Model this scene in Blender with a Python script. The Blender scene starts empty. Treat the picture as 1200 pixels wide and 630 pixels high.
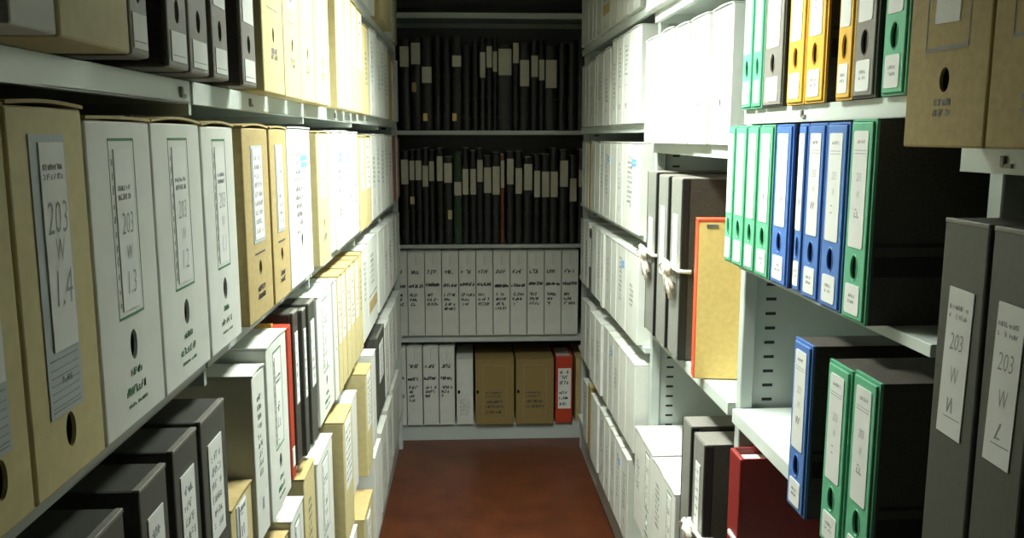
import bpy, bmesh, math, random
from mathutils import Vector, Matrix
PI = math.pi
S = bpy.context.scene
C = S.collection
rnd = random.Random(11)

# ------------------------------------------------------------------ materials
def mat(name, rgb, rough=.6, var=.08, scale=30., metal=0., bump=0., stretch=(1, 1, 1)):
    m = bpy.data.materials.new(name); m.use_nodes = True
    nt = m.node_tree; n = nt.nodes; b = n['Principled BSDF']
    b.inputs['Roughness'].default_value = rough
    b.inputs['Metallic'].default_value = metal
    tc = n.new('ShaderNodeTexCoord'); mp = n.new('ShaderNodeMapping'); mp.inputs['Scale'].default_value = stretch
    nz = n.new('ShaderNodeTexNoise'); nz.inputs['Scale'].default_value = scale; nz.inputs['Detail'].default_value = 4
    nt.links.new(tc.outputs['Object'], mp.inputs['Vector']); nt.links.new(mp.outputs['Vector'], nz.inputs['Vector'])
    rp = n.new('ShaderNodeValToRGB')
    rp.color_ramp.elements[0].position = .3; rp.color_ramp.elements[1].position = .7
    rp.color_ramp.elements[0].color = (*[c * (1 - var) for c in rgb], 1)
    rp.color_ramp.elements[1].color = (*[min(1, c * (1 + var)) for c in rgb], 1)
    nt.links.new(nz.outputs['Fac'], rp.inputs['Fac']); nt.links.new(rp.outputs['Color'], b.inputs['Base Color'])
    if bump:
        bp = n.new('ShaderNodeBump'); bp.inputs['Strength'].default_value = bump; bp.inputs['Distance'].default_value = .002
        nt.links.new(nz.outputs['Fac'], bp.inputs['Height']); nt.links.new(bp.outputs['Normal'], b.inputs['Normal'])
    return m

M = dict(
    white=mat('white_board', (.64, .66, .61), .55, .05, 18),
    grey=mat('grey_white_board', (.55, .57, .52), .6, .06, 18),
    tan=mat('pale_tan_board', (.52, .45, .225), .65, .07, 60),
    kraft=mat('kraft_cardboard', (.39, .30, .125), .75, .10, 90),
    rust=mat('rust_board', (.30, .12, .09), .6, .1, 40),
    paper=mat('label_paper', (.70, .72, .69), .6, .03, 40),
    cream=mat('aged_label_paper', (.44, .43, .33), .7, .08, 60),
    bluepaper=mat('pale_blue_paper', (.40, .45, .46), .6, .04, 40),
    dark=mat('charcoal_board', (.06, .062, .052), .45, .12, 120),
    spinegrey=mat('grey_spine_board', (.20, .19, .165), .5, .10, 120),
    black=mat('black_cloth', (.007, .007, .0065), .5, .2, 200),
    cover=mat('black_mottled_board', (.052, .045, .035), .5, .3, 220),
    green=mat('green_board', (.11, .42, .24), .45, .06, 60),
    blue=mat('blue_board', (.075, .185, .50), .45, .06, 60),
    yellow=mat('amber_board', (.76, .46, .07), .45, .06, 60),
    red=mat('red_board', (.22, .013, .011), .4, .06, 60),
    orange=mat('red_orange_board', (.72, .085, .03), .45, .06, 60),
    redbinder=mat('brick_red_board', (.42, .045, .018), .4, .06, 60),
    panel=mat('worn_charcoal_board', (.21, .215, .19), .5, .12, 120),
    ochre=mat('ochre_board', (.85, .62, .21), .6, .06, 80),
    ink=mat('black_ink', (.06, .06, .065), .7, .05, 50),
    penink=mat('grey_pen_ink', (.27, .28, .28), .7, .05, 50),
    greenink=mat('green_ink', (.06, .20, .10), .7, .05, 50),
    blueink=mat('blue_ink', (.12, .34, .72), .7, .05, 50),
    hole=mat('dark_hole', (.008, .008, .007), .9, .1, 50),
    ring=mat('nickel_ring', (.5, .5, .48), .3, .05, 50, 1.),
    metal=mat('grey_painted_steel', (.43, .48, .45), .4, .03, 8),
    slotmetal=mat('slot_shadow', (.02, .02, .02), .8, .1, 50),
    tie=mat('cream_cotton_tape', (.86, .82, .72), .8, .08, 200),
    pages=mat('paper_block', (.70, .68, .60), .8, .10, 300, stretch=(8, 1, 1)),
    ledgreen=mat('dark_green_cloth', (.02, .05, .02), .6, .2, 200),
    ledbrown=mat('brown_leather', (.17, .065, .025), .55, .2, 100),
    plaster=mat('grey_plaster', (.22, .225, .21), .85, .05, 6),
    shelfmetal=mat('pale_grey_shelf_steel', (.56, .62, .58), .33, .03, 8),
    darkkraft=mat('dark_kraft_cardboard', (.22, .155, .05), .75, .10, 90),
    baffle=mat('grey_baffle', (.12, .12, .12), .5, .02, 10),
    lampmetal=mat('white_enamel', (.8, .8, .78), .3, .02, 10),
)
# floor: mottled red-brown linoleum tiles
fm = bpy.data.materials.new('red_linoleum'); fm.use_nodes = True
nt = fm.node_tree; n = nt.nodes; b = n['Principled BSDF']; b.inputs['Roughness'].default_value = .38
tc = n.new('ShaderNodeTexCoord')
nz = n.new('ShaderNodeTexNoise'); nz.inputs['Scale'].default_value = 7; nz.inputs['Detail'].default_value = 8; nz.inputs['Roughness'].default_value = .7
rp = n.new('ShaderNodeValToRGB'); rp.color_ramp.elements[0].position = .3; rp.color_ramp.elements[1].position = .72
rp.color_ramp.elements[0].color = (.060, .014, .0045, 1); rp.color_ramp.elements[1].color = (.13, .032, .009, 1)
bk = n.new('ShaderNodeTexBrick'); bk.offset = 0; bk.inputs['Scale'].default_value = 3.3; bk.inputs['Mortar Size'].default_value = .006
bk.inputs['Brick Width'].default_value = 1; bk.inputs['Row Height'].default_value = 1
bk.inputs['Color1'].default_value = (1, 1, 1, 1); bk.inputs['Color2'].default_value = (.88, .88, .88, 1); bk.inputs['Mortar'].default_value = (.72, .72, .72, 1)
mx = n.new('ShaderNodeMix'); mx.data_type = 'RGBA'; mx.blend_type = 'MULTIPLY'; mx.inputs[0].default_value = 1
L = nt.links.new
L(tc.outputs['Object'], nz.inputs['Vector']); L(tc.outputs['Object'], bk.inputs['Vector']); L(nz.outputs['Fac'], rp.inputs['Fac'])
L(rp.outputs['Color'], mx.inputs[6]); L(bk.outputs['Color'], mx.inputs[7]); L(mx.outputs[2], b.inputs['Base Color'])
M['floor'] = fm
em = bpy.data.materials.new('lit_diffuser'); em.use_nodes = True
eb = em.node_tree.nodes['Principled BSDF']; eb.inputs['Base Color'].default_value = (.9, .9, .88, 1)
eb.inputs['Emission Color'].default_value = (.93, 1, .9, 1); eb.inputs['Emission Strength'].default_value = 3
M['lit'] = em

# ------------------------------------------------------------------ mesh helpers
def obj(name, bm, m, parent=None, label=None, smooth=False):
    me = bpy.data.meshes.new(name)
    bmesh.ops.recalc_face_normals(bm, faces=bm.faces)
    bm.to_mesh(me); bm.free()
    ms = m if isinstance(m, (list, tuple)) else [m]
    for k in ms: me.materials.append(M[k])
    if smooth:
        for p in me.polygons: p.use_smooth = True
    o = bpy.data.objects.new(name, me); C.objects.link(o)
    if parent: o.parent = parent
    if label: o['label'] = label
    return o

def tag(o, label, cat, group=None):
    o['label'] = label; o['category'] = cat
    if group: o['group'] = group
    return o

def thing(name, loc, rz, label, cat, group=None):
    o = bpy.data.objects.new(name, None); C.objects.link(o)
    o.empty_display_size = .05
    o.location = loc; o.rotation_euler = (0, 0, rz)
    return tag(o, label, cat, group)

def box(bm, x0, x1, y0, y1, z0, z1, bev=0., seg=1, mi=0, mtx=None):
    r = bmesh.ops.create_cube(bm, size=1)
    vs = r['verts']
    for v in vs:
        v.co = Vector((x0 + (v.co.x + .5) * (x1 - x0), y0 + (v.co.y + .5) * (y1 - y0), z0 + (v.co.z + .5) * (z1 - z0)))
    fs = list({f for v in vs for f in v.link_faces})
    for f in fs: f.material_index = mi
    allv = vs
    if bev:
        es = list({e for v in vs for e in v.link_edges})
        rr = bmesh.ops.bevel(bm, geom=es, offset=bev, segments=seg, profile=.5, affect='EDGES')
        allv = list({v for f in rr['faces'] for v in f.verts})
        for f in rr['faces']: f.material_index = mi
    if mtx is not None: bmesh.ops.transform(bm, matrix=mtx, verts=allv)
    return allv

def bx(*a, **k):
    bm = bmesh.new(); box(bm, *a, **k); return bm

def slab(x0, x1, y0, y1, z0, z1, r=.004, n=4):
    """a sheet with rounded corners"""
    bm = bmesh.new(); F, K = [], []
    for cx, cz, a0 in ((x1 - r, z1 - r, 0), (x0 + r, z1 - r, .5), (x0 + r, z0 + r, 1), (x1 - r, z0 + r, 1.5)):
        for i in range(n + 1):
            a = PI * (a0 + .5 * i / n); p = (cx + r * math.cos(a), cz + r * math.sin(a))
            F.append(bm.verts.new((p[0], y0, p[1]))); K.append(bm.verts.new((p[0], y1, p[1])))
    bm.faces.new(F); bm.faces.new(K); N = len(F)
    for i in range(N): bm.faces.new((F[i], F[(i + 1) % N], K[(i + 1) % N], K[i]))
    return bm

def pierce(bm, cx, cz, rx, rz, deep=.004, N=20):
    """opens an oval finger hole in the front (-y) face of bm"""
    bm.faces.ensure_lookup_table(); bm.normal_update()
    f = max((f for f in bm.faces if f.normal.y < -.99), key=lambda f: f.calc_area())
    vs = list(f.verts); y = vs[0].co.y
    cor = {}
    for v in vs:
        cor[(v.co.x > cx, v.co.z > cz)] = v
    quad = [cor[(True, True)], cor[(False, True)], cor[(False, False)], cor[(True, False)]]
    bm.faces.remove(f)
    ring = [bm.verts.new((cx + rx * math.cos(2 * PI * i / N), y, cz + rz * math.sin(2 * PI * i / N))) for i in range(N)]
    inn = [bm.verts.new((v.co.x, y + deep, v.co.z)) for v in ring]
    q = N // 4
    for i in range(N):
        j = (i + 1) % N
        bm.faces.new((ring[i], ring[j], quad[i // q]))
        if (i + 1) % q == 0: bm.faces.new((ring[j], quad[i // q], quad[((i + 1) // q) % 4]))
        bm.faces.new((ring[i], inn[i], inn[j], ring[j]))

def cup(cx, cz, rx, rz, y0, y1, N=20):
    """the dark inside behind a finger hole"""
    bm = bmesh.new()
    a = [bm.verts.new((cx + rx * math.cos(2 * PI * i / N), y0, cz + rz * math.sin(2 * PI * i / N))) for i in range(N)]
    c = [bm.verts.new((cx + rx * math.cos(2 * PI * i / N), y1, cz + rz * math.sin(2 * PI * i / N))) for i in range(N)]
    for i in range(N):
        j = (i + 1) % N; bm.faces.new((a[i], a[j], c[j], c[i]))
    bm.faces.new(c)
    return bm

def ringmesh(cx, cz, rx, rz, y, t=.0012, N=24, K=6):
    bm = bmesh.new(); g = []
    for i in range(N):
        a = 2 * PI * i / N; row = []
        for k in range(K):
            p = 2 * PI * k / K
            e = t * math.cos(p)
            row.append(bm.verts.new((cx + (rx + e) * math.cos(a), y + t * .8 * math.sin(p), cz + (rz + e) * math.sin(a))))
        g.append(row)
    for i in range(N):
        for k in range(K):
            bm.faces.new((g[i][k], g[(i + 1) % N][k], g[(i + 1) % N][(k + 1) % K], g[i][(k + 1) % K]))
    return bm

def stroke(bm, x0, z0, x1, z1, t, y, th=.0003):
    d = Vector((x1 - x0, 0, z1 - z0)); l = d.length
    if l < 1e-6: return
    nrm = Vector((-d.z, 0, d.x)) / l * t * .5
    p = [Vector((x0, y, z0)) - nrm, Vector((x1, y, z1)) - nrm, Vector((x1, y, z1)) + nrm, Vector((x0, y, z0)) + nrm]
    f = [bm.verts.new(v) for v in p]
    k = [bm.verts.new(v + Vector((0, th, 0))) for v in p]
    bm.faces.new(f)
    for i in range(4): bm.faces.new((f[i], f[(i + 1) % 4], k[(i + 1) % 4], k[i]))

def scrawl(bm, x0, x1, z, h, y, R, t=None, gap=.15):
    """a line of letter-like marks that cannot be read, as in the photo"""
    t = t or h * .17
    w = h * .62; x = x0
    while x + w * .8 <= x1:
        if x == x0 or R.random() > gap:
            for _ in range(R.choice((2, 2, 3))):
                k = R.random()
                if k < .45: u = x + R.choice((.1, .8)) * w; stroke(bm, u, z, u, z + h * R.uniform(.6, 1), t, y)
                elif k < .8: v = z + R.choice((.08, .5, .92)) * h; stroke(bm, x + .05 * w, v, x + .8 * w, v, t, y)
                else: stroke(bm, x + .1 * w, z, x + .8 * w, z + h, t, y)
        x += w

_tc = {}
def text_bm(s, h, shear=.15):
    if s not in _tc:
        cu = bpy.data.curves.new('lettering', 'FONT'); cu.body = s; cu.size = 1; cu.align_x = 'CENTER'; cu.shear = shear
        cu.resolution_u = 2; cu.offset = -.012
        o = bpy.data.objects.new('lettering', cu); C.objects.link(o)
        dg = bpy.context.evaluated_depsgraph_get(); dg.update()
        me = o.evaluated_get(dg).to_mesh()
        _tc[s] = ([v.co.copy() for v in me.vertices], [list(p.vertices) for p in me.polygons])
        bpy.data.objects.remove(o); bpy.data.curves.remove(cu)
    return _tc[s]

def write(bm, s, cx, z, h, y, sx=1.):
    vs, ps = text_bm(s, h)
    k = h / .72
    nv = [bm.verts.new((cx + v.x * k * sx, y, z + v.y * k)) for v in vs]
    for p in ps:
        try: bm.faces.new([nv[i] for i in p])
        except ValueError: pass

def tube(bm, pts, r, n=6):
    prev = None; P = [Vector(p) for p in pts]
    for i, p in enumerate(P):
        d = (P[min(i + 1, len(P) - 1)] - P[max(i - 1, 0)]).normalized()
        a = d.cross(Vector((.3, .5, .81))).normalized(); c = d.cross(a)
        cur = [bm.verts.new(p + (a * math.cos(2 * PI * k / n) + c * math.sin(2 * PI * k / n)) * r) for k in range(n)]
        if prev:
            for k in range(n): bm.faces.new((prev[k], prev[(k + 1) % n], cur[(k + 1) % n], cur[k]))
        else: bm.faces.new(cur[::-1])
        prev = cur
    bm.faces.new(prev)

# ------------------------------------------------------------------ containers
def cname(c): return {'w': 'white', 'g': 'grey', 't': 'tan', 'k': 'kraft', 'm': 'rust'}[c]

def archive_box(loc, rz, w, h, d, c, style, near, label, cat, group, R):
    """card archive box: spine to the aisle, lid flap, finger hole, label, print"""
    t = thing('archive_box', loc, rz, label, cat, group)
    hw = w / 2
    hole = None; hx = 0.
    if style in ('frame', 'frame13', 'frame12', 'frame11', 'klab', 'hole', 'tan', 'tan203', 'kr', 'plainhole', 'kprint', 'blue') and near:
        hz = {'tan': .135, 'tan203': .135, 'kr': .205, 'klab': .265, 'plainhole': .5}.get(style, .265)
        hole = (hz * h, min(.0095, w * .1), {'kr': .0135, 'klab': .013}.get(style, .0165))
        if style in ('plainhole', 'kprint'): hole, hx = (.5 * h, .007, .011), -hw + .013
        if style == 'hole': hole = (.30 * h, min(.007, w * .1), .013)
    cn = 'darkkraft' if style == 'kprint' else cname(c)
    body = bx(-hw, hw, 0, d, 0, h - .004, bev=.0025, seg=2 if near else 1)
    if hole:
        pierce(body, hx, hole[0], hole[1], hole[2])
    obj('body', body, cn, t)
    # lid flap: a thin board over the top, bowed a little
    bm = bmesh.new(); NX, NY = (8, 3); top = {}
    bow = R.uniform(.001, .005) if near else .001
    for i in range(NX + 1):
        for j in range(NY + 1):
            x = -hw + w * i / NX; y = -.002 + (d + .002) * j / NY
            z = h - .0035 + bow * math.sin(PI * i / NX) * (1 - .6 * j / NY)
            top[i, j] = (bm.verts.new((x, y, z)), bm.verts.new((x, y, z + .003)))
    for i in range(NX):
        for j in range(NY):
            for s in (0, 1):
                bm.faces.new([top[a][s] for a in ((i, j), (i + 1, j), (i + 1, j + 1), (i, j + 1))])
    for i in range(NX):
        for j in (0, NY): bm.faces.new((top[i, j][0], top[i + 1, j][0], top[i + 1, j][1], top[i, j][1]))
    for j in range(NY):
        for i in (0, NX): bm.faces.new((top[i, j][0], top[i, j + 1][0], top[i, j + 1][1], top[i, j][1]))
    obj('lid', bm, 'kraft' if near and (c in 'tk' or style[:6] == 'frame1') and style != 'kprint' else cn, t)
    if hole:
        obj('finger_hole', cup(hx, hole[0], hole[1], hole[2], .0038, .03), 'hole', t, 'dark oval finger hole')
    Y = -.0006
    def lab(x0, x1, z0, z1, m='paper', nm='label', tilt=0.):
        mt = Matrix.Rotation(tilt, 4, 'Y') if tilt else None
        if mt is not None:
            cc = Vector(((x0 + x1) / 2, 0, (z0 + z1) / 2)); mt = Matrix.Translation(cc) @ mt @ Matrix.Translation(-cc)
        return obj(nm, bx(x0, x1, Y * 1.6, .0004, z0, z1, mtx=mt), m, t)
    def ink(bm, m='ink', nm='writing', on=None): return obj(nm, bm, m, on or t)
    lw = w * .5
    if style in ('tan', 'tan203'):
        sl = lab(-w * .26, w * .2, .19 * h, .92 * h, 'bluepaper', 'ruled_strip')
        o = obj('label', bx(-w * .16, w * .17, -.0022, -.001, .36 * h, .90 * h), 'paper', t)
        bm = bmesh.new()
        for k in range(6): stroke(bm, -w * .22, (.215 + .02 * k) * h, w * .16, (.215 + .02 * k) * h, .0008, -.0013)
        for z in (.34, .205): stroke(bm, -w * .22, z * h, w * .16, z * h, .0012, -.0013)
        scrawl(bm, -w * .08, w * .08, .27 * h, .006, -.0013, R)
        ink(bm, 'penink', 'ruled_lines', sl)
        bm = bmesh.new()
        if style == 'tan203':
            for s, z, hh in (('203', .665, .030), ('W', .59, .022), ('1.4', .475, .034)): write(bm, s, w * .01, z * h, hh, -.0025, .62 if s != 'W' else .5)
        else:
            scrawl(bm, -w * .1, w * .12, .66 * h, .026, -.0025, R, .003); scrawl(bm, -w * .1, w * .12, .47 * h, .026, -.0025, R, .003)
        ink(bm, 'penink', on=o)
        bm = bmesh.new()
        for z in (.83, .805): scrawl(bm, -w * .13, w * .14, z * h, .005, -.0025, R)
        ink(bm, 'penink', 'printed_heading', o)
    elif style.startswith('frame'):
        o = lab(-w * .13, w * .15, .385 * h, .90 * h)
        bm = bmesh.new()
        for z in (.93, .365): stroke(bm, -w * .2, z * h, w * .2, z * h, .0028, Y)
        for x in (-.2, .2): stroke(bm, x * w, .365 * h, x * w, .93 * h, .0006, Y)
        ink(bm, 'greenink', 'printed_frame')
        bm = bmesh.new()
        scrawl(bm, -w * .08, w * .1, .165 * h, .008, Y, R, .0014, .05); scrawl(bm, -w * .17, w * .17, .105 * h, .009, Y, R, .0016, .05)
        scrawl(bm, -w * .15, w * .17, .065 * h, .004, Y, R, .0005, .05)
        ink(bm, 'greenink', 'printed_mark')
        bm = bmesh.new()
        if near:
            if style[5:]:
                num = {'13': ('203', 'W', '1.3'), '12': ('203', 'W', '1.2'), '11': ('203', 'W', '1.1')}[style[5:]]
                for s, z, hh in zip(num, (.63, .545, .435), (.024, .017, .026)): write(bm, s, w * .015, z * h, hh, -.0013, .62)
            else:
                for z in (.57, .48, .38): scrawl(bm, -w * .09, w * .1, z * h, .018, -.0013, R, .002)
            scrawl(bm, -w * .1, w * .12,   .77 * h, .005, -.0013, R); scrawl(bm, -w * .1, w * .12, .74 * h, .006, -.0013, R)
            for k in range(11): stroke(bm, -w * .165, (.40 + .045 * k) * h, -w * .16, (.40 + .045 * k) * h + R.uniform(.004, .011), .0018, Y)
        else:
            for k in range(8): scrawl(bm, -w * .1, w * .1, (.38 + .055 * k) * h, .009, -.0013, R)
        ink(bm, 'penink', on=o)
    elif style == 'klab':
        lab(-w * .22, w * .22, .40 * h, .90 * h, 'bluepaper', 'label_border'); o = obj('label', bx(-w * .18, w * .18, -.002, -.0008, .42 * h, .885 * h), 'paper', t)
        bm = bmesh.new()
        for k in range(9): scrawl(bm, -w * .14, w * .15, (.45 + .047 * k) * h, .009, -.0022, R)
        ink(bm, 'penink', on=o)
        bm = bmesh.new()
        stroke(bm, -w * .2, .345 * h, w * .2, .345 * h, .003, Y)
        ink(bm, 'ink', 'printed_line'); bm = bmesh.new()
        for z in (.145, .105): scrawl(bm, -w * .14, w * .15, z * h, .009, Y, R, .0022, .03)
        ink(bm, 'ink', 'printed_mark')
    elif style == 'kr':
        bm = bmesh.new()
        for x in (-.26, .26): stroke(bm, x * w, .295 * h, x * w, .62 * h, .0012, Y)
        for z, q in ((.30, .004), (.39, .001), (.45, .001)): stroke(bm, -w * .26, z * h, w * .26, z * h, q, Y)
        ink(bm, 'penink', 'printed_frame'); bm = bmesh.new()
        for z in (.128, .096): scrawl(bm, -w * .11, w * .11, z * h, .0075, Y, R, .0016, .03)
        ink(bm, 'penink', 'printed_mark')
        o = lab(-w * .14, w * .16, .375 * h, .80 * h, tilt=.04)
        bm = bmesh.new(); scrawl(bm, -w * .06, w * .06, .45 * h, .012, -.0013, R); scrawl(bm, -w * .06, w * .08, .58 * h, .02, -.0013, R)
        ink(bm, 'penink', on=o)
    elif style == 'hole':
        o = lab(-w * .24, w * .24, .50 * h, .93 * h, 'paper' if c != 'w' else 'white')
        bm = bmesh.new()
        for k in range(7): scrawl(bm, -w * .18, w * .2, (.54 + .05 * k) * h, .008, -.0013, R)
        ink(bm, 'penink', on=o); bm = bmesh.new()
        stroke(bm, -w * .26, .43 * h, w * .26, .43 * h, .002, Y)
        ink(bm, 'penink', 'printed_line'); bm = bmesh.new()
        for z in (.205, .175): scrawl(bm, -w * .13, w * .15, z * h, .009, Y, R, .0016, .05)
        ink(bm, 'penink', 'printed_mark')
    elif style == 'strip':
        o = lab(-w * .34, w * .3, .42 * h, .96 * h)
        bm = bmesh.new()
        for k in range(8): scrawl(bm, -w * .26, w * .24, (.48 + .055 * k) * h, .008, -.0013, R, gap=.3)
        ink(bm, 'penink', on=o)
    elif style == 'blue':
        bm = bmesh.new()
        for z in (.80, .755): stroke(bm, w * .05, z * h, w * .32, z * h, .011, Y)
        ink(bm, 'blueink', 'blue_mark')
        bm = bmesh.new()
        for k in range(10): scrawl(bm, -w * .2, w * .1, (.32 + .055 * k) * h, .010, Y, R, gap=.2)
        ink(bm, 'penink')
    elif style == 'patch':
        lab(-w * .4, w * .4, .20 * h, .33 * h, 'kraft', 'brown_patch')
        bm = bmesh.new(); stroke(bm, -w * .4, .38 * h, w * .4, .38 * h, .006, Y); ink(bm, 'penink', 'printed_line')
        bm = bmesh.new()
        for k in range(6): scrawl(bm, -w * .2, w * .1, (.5 + .06 * k) * h, .010, Y, R, gap=.2)
        ink(bm, 'penink')
    elif style == 'spine':
        bm = bmesh.new()
        stroke(bm, 0, .83 * h, 0, .97 * h, .002, Y)
        ink(bm, 'penink', 'printed_line'); bm = bmesh.new()
        scrawl(bm, -w * .36, w * .32, .735 * h, .021, Y, R, .005, .05)
        ink(bm, 'ink', 'printed_heading'); bm = bmesh.new()
        scrawl(bm, -w * .42, w * .40, (.585 + R.uniform(-.015, .015)) * h, .017, Y, R, .007, .02)
        ink(bm, 'ink', 'printed_line'); bm = bmesh.new()
        for k in range(R.choice((3, 3, 4))):
            scrawl(bm, -w * .36, w * R.uniform(-.02, .4), (.47 - .055 * k) * h, .016, Y, R, .005, .1)
        ink(bm, 'ink')
    elif style == 'plainhole':
        bm = bmesh.new()
        for k in range(7): scrawl(bm, -w * .3, w * .3, (.14 + .037 * k) * h, .009, Y, R, gap=.3)
        ink(bm, 'penink', 'printed_mark')
    elif style == 'kprint':
        bm = bmesh.new()
        for z, e, q in ((.47, .2, .011), (.42, .18, .009), (.33, .24, .015), (.255, .26, .016), (.17, .22, .016)):
            if z == .17 and label.startswith('right'): continue
            scrawl(bm, -w * .23, w * (e - .02), z * h, q, Y, R, q * .24, .04)
        ink(bm, 'ink', 'printed_mark'); bm = bmesh.new()
        for x in (-.3, .3): stroke(bm, x * w, .1 * h, x * w, .9 * h, .0012, Y)
        stroke(bm, -.3 * w, .9 * h, .3 * w, .9 * h, .0012, Y)
        ink(bm, 'penink', 'printed_frame')
    elif style == '':
        if R.random() < .75:
            bm = bmesh.new()
            k0 = R.uniform(.3, .45)
            for k in range(R.randint(5, 9)): scrawl(bm, -w * .17, w * .15, (k0 + .055 * k) * h, .010, Y, R, gap=.2)
            ink(bm, 'penink')
            if R.random() < .6: bm = bmesh.new(); stroke(bm, 0, .17 * h, 0, .24 * h, .010, Y); ink(bm, 'penink', 'printed_mark')
    return t

def file_case(loc, rz, w, h, d, style, near, label, cat, group, R, black=False):
    """charcoal box file with rounded board edges and a pasted label"""
    t = thing('file_case', loc, rz, label, cat, group); hw = w / 2
    body = bx(-hw, hw, .004, d, 0, h, bev=.004, seg=2)
    obj('case_body', body, 'cover' if style == 'hole' else 'dark', t)
    sp = bx(-hw + .001, hw - .001, 0, .010, .001, h - .001, bev=.003, seg=2)
    if style == 'hole':
        pierce(sp, 0, .195 * h, w * .11, .0135)
    obj('spine', sp, 'spinegrey' if style == 'hole' else ('cover' if black else 'dark'), t)
    if style == 'hole':
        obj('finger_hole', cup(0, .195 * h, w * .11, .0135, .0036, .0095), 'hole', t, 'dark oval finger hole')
        o1 = obj('label', bx(-w * .36, w * .36, -.001, .0005, .29 * h, .95 * h), 'paper', t, 'white spine label')
        o2 = obj('number_label', bx(-w * .36, w * .36, -.001, .0005, .025 * h, .125 * h), 'paper', t, 'small white number label')
        bm = bmesh.new(); stroke(bm, -w * .3, .045 * h, w * .3, .045 * h, .001, -.0012); obj('printed_line', bm, 'penink', o2); bm = bmesh.new()
        for z in (.6, .7, .8): scrawl(bm, -w * .2, w * .2, z * h, .014, -.0012, R)
        obj('writing', bm, 'penink', o1)
        return t
    # lighter worn edge strips along the top of the spine
    obj('edge_binding', bx(-hw + .002, hw - .002, -.0006, .0075, h - .0045, h + .0006, bev=.0008), 'spinegrey', t)
    lz0, lz1 = (.40 * h, .865 * h) if h < .4 else (.545 * h, .86 * h)
    mt = None
    if h > .4: mt = Matrix.Translation((0, 0, .7 * h)) @ Matrix.Rotation(.035, 4, 'Y') @ Matrix.Translation((0, 0, -.7 * h))
    o1 = obj('label', bx(-w * .27, w * .27, -.0012, .0004, lz0, lz1, mtx=mt), 'paper', t, 'white paper spine label')
    bm = bmesh.new(); l = lz1 - lz0
    if near and h > .4:
        for z in (.86, .80): scrawl(bm, -w * .2, w * .22, lz0 + z * l, .005, -.0014, R)
        obj('printed_heading', bm, 'penink', o1); bm = bmesh.new()
        write(bm, '203', 0, lz0 + .59 * l, .020, -.0014, .62); write(bm, 'W', 0, lz0 + .36 * l, .021, -.0014, .5)
        scrawl(bm, -w * .1, w * .1, lz0 + .16 * l, .018, -.0014, R, .002); stroke(bm, -w * .16, lz0 + .13 * l, w * .2, lz0 + .13 * l, .001, -.0014)
    else:
        for k in range(6): scrawl(bm, -w * .18, w * .18, lz0 + (.1 + .14 * k) * l, .011, -.0014, R, gap=.25)
    obj('writing', bm, 'penink', o1)
    return t

def lever_binder(loc, rz, w, h, d, col, near, label, cat, group, R):
    """lever-arch binder in its slipcase: coloured spine and rim, black mottled boards"""
    t = thing('lever_arch_binder', loc, rz, label, cat, group); hw = w / 2
    bm = bmesh.new()                                  # slipcase: two sides, top, bottom, back, open to the aisle
    for s in (-1, 1): box(bm, s * hw - .0025 * (s > 0), s * hw + .0025 * (s < 0), .006, d, 0, h, bev=.0006)
    for z in (0, h - .0025): box(bm, -hw, hw, .006, d, z, z + .0025)
    box(bm, -hw, hw, d - .003, d, 0, h)
    sc_ = obj('slipcase', bm, 'cover', t)
    bm = bmesh.new()                                  # coloured rim of the slipcase
    for s in (-1, 1): box(bm, s * hw - .0032 * (s > 0) - .0008 * (s < 0), s * hw + .0032 * (s < 0) + .0008 * (s > 0), .0035, .008, 0, h + .0006)
    for z in (0, h - .003): box(bm, -hw, hw, .0035, .008, z, z + .0034)
    obj('slipcase_rim', bm, col, sc_, 'coloured paper rim of the slipcase')
    for s in (-1, 1):
        for u, v in ((.24, .34), (.385, .405)): obj('side_band', bx(s * hw - .0006, s * hw + .0006, .012, d - .004, u * h, v * h), 'black', sc_)
    iw = hw - .0042
    sp = bx(-iw, iw, 0, .006, .004, h - .004, bev=.0015, seg=2)
    hz = .27 * h
    pierce(sp, 0, hz, min(.0105, w * .15), .019, .003)
    obj('spine', sp, col if col != 'dark' else 'spinegrey', t)
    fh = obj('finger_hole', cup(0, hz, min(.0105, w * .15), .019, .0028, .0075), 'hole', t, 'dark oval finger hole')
    obj('hole_ring', ringmesh(0, hz, min(.011, w * .16), .0195, 0), col if col != 'dark' else 'spinegrey', fh)
    obj('board', bx(-iw, -iw + .0025, .006, d - .01, .004, h - .004), 'cover', t); obj('board', bx(iw - .0025, iw, .006, d - .01, .004, h - .004), 'cover', t)
    obj('paper_block', bx(-iw + .004, iw - .004, .03, d - .03, .006, h - .02), 'pages', t)
    o1 = obj('label', slab(-w * .31, w * .31, -.001, .0004, .37 * h, .945 * h), 'paper', t, 'tall white spine label')
    o2 = obj('number_label', slab(-w * .31, w * .31, -.001, .0004, .035 * h, .185 * h), 'paper', t, 'small white number label')
    bm = bmesh.new()
    for z in (.85, .835): stroke(bm, -w * .25, z * h, w * .25, z * h, .0009, -.0012)
    scrawl(bm, -w * .16, w * .2, .885 * h, .005, -.0012, R)
    obj('printed_heading', bm, 'penink', o1); bm = bmesh.new()
    write(bm, '203', 0, .70 * h, .013, -.0012, .62); write(bm, 'W', 0, .615 * h, .012, -.0012, .5); scrawl(bm, -w * .1, w * .12, .52 * h, .013, -.0012, R, .0018)
    obj('writing', bm, 'penink', o1); bm = bmesh.new()
    scrawl(bm, -w * .16, w * .16, .12 * h, .005, -.0012, R); scrawl(bm, -w * .16, w * .16, .09 * h, .005, -.0012, R)
    obj('writing', bm, 'penink', o2)
    return t

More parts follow.
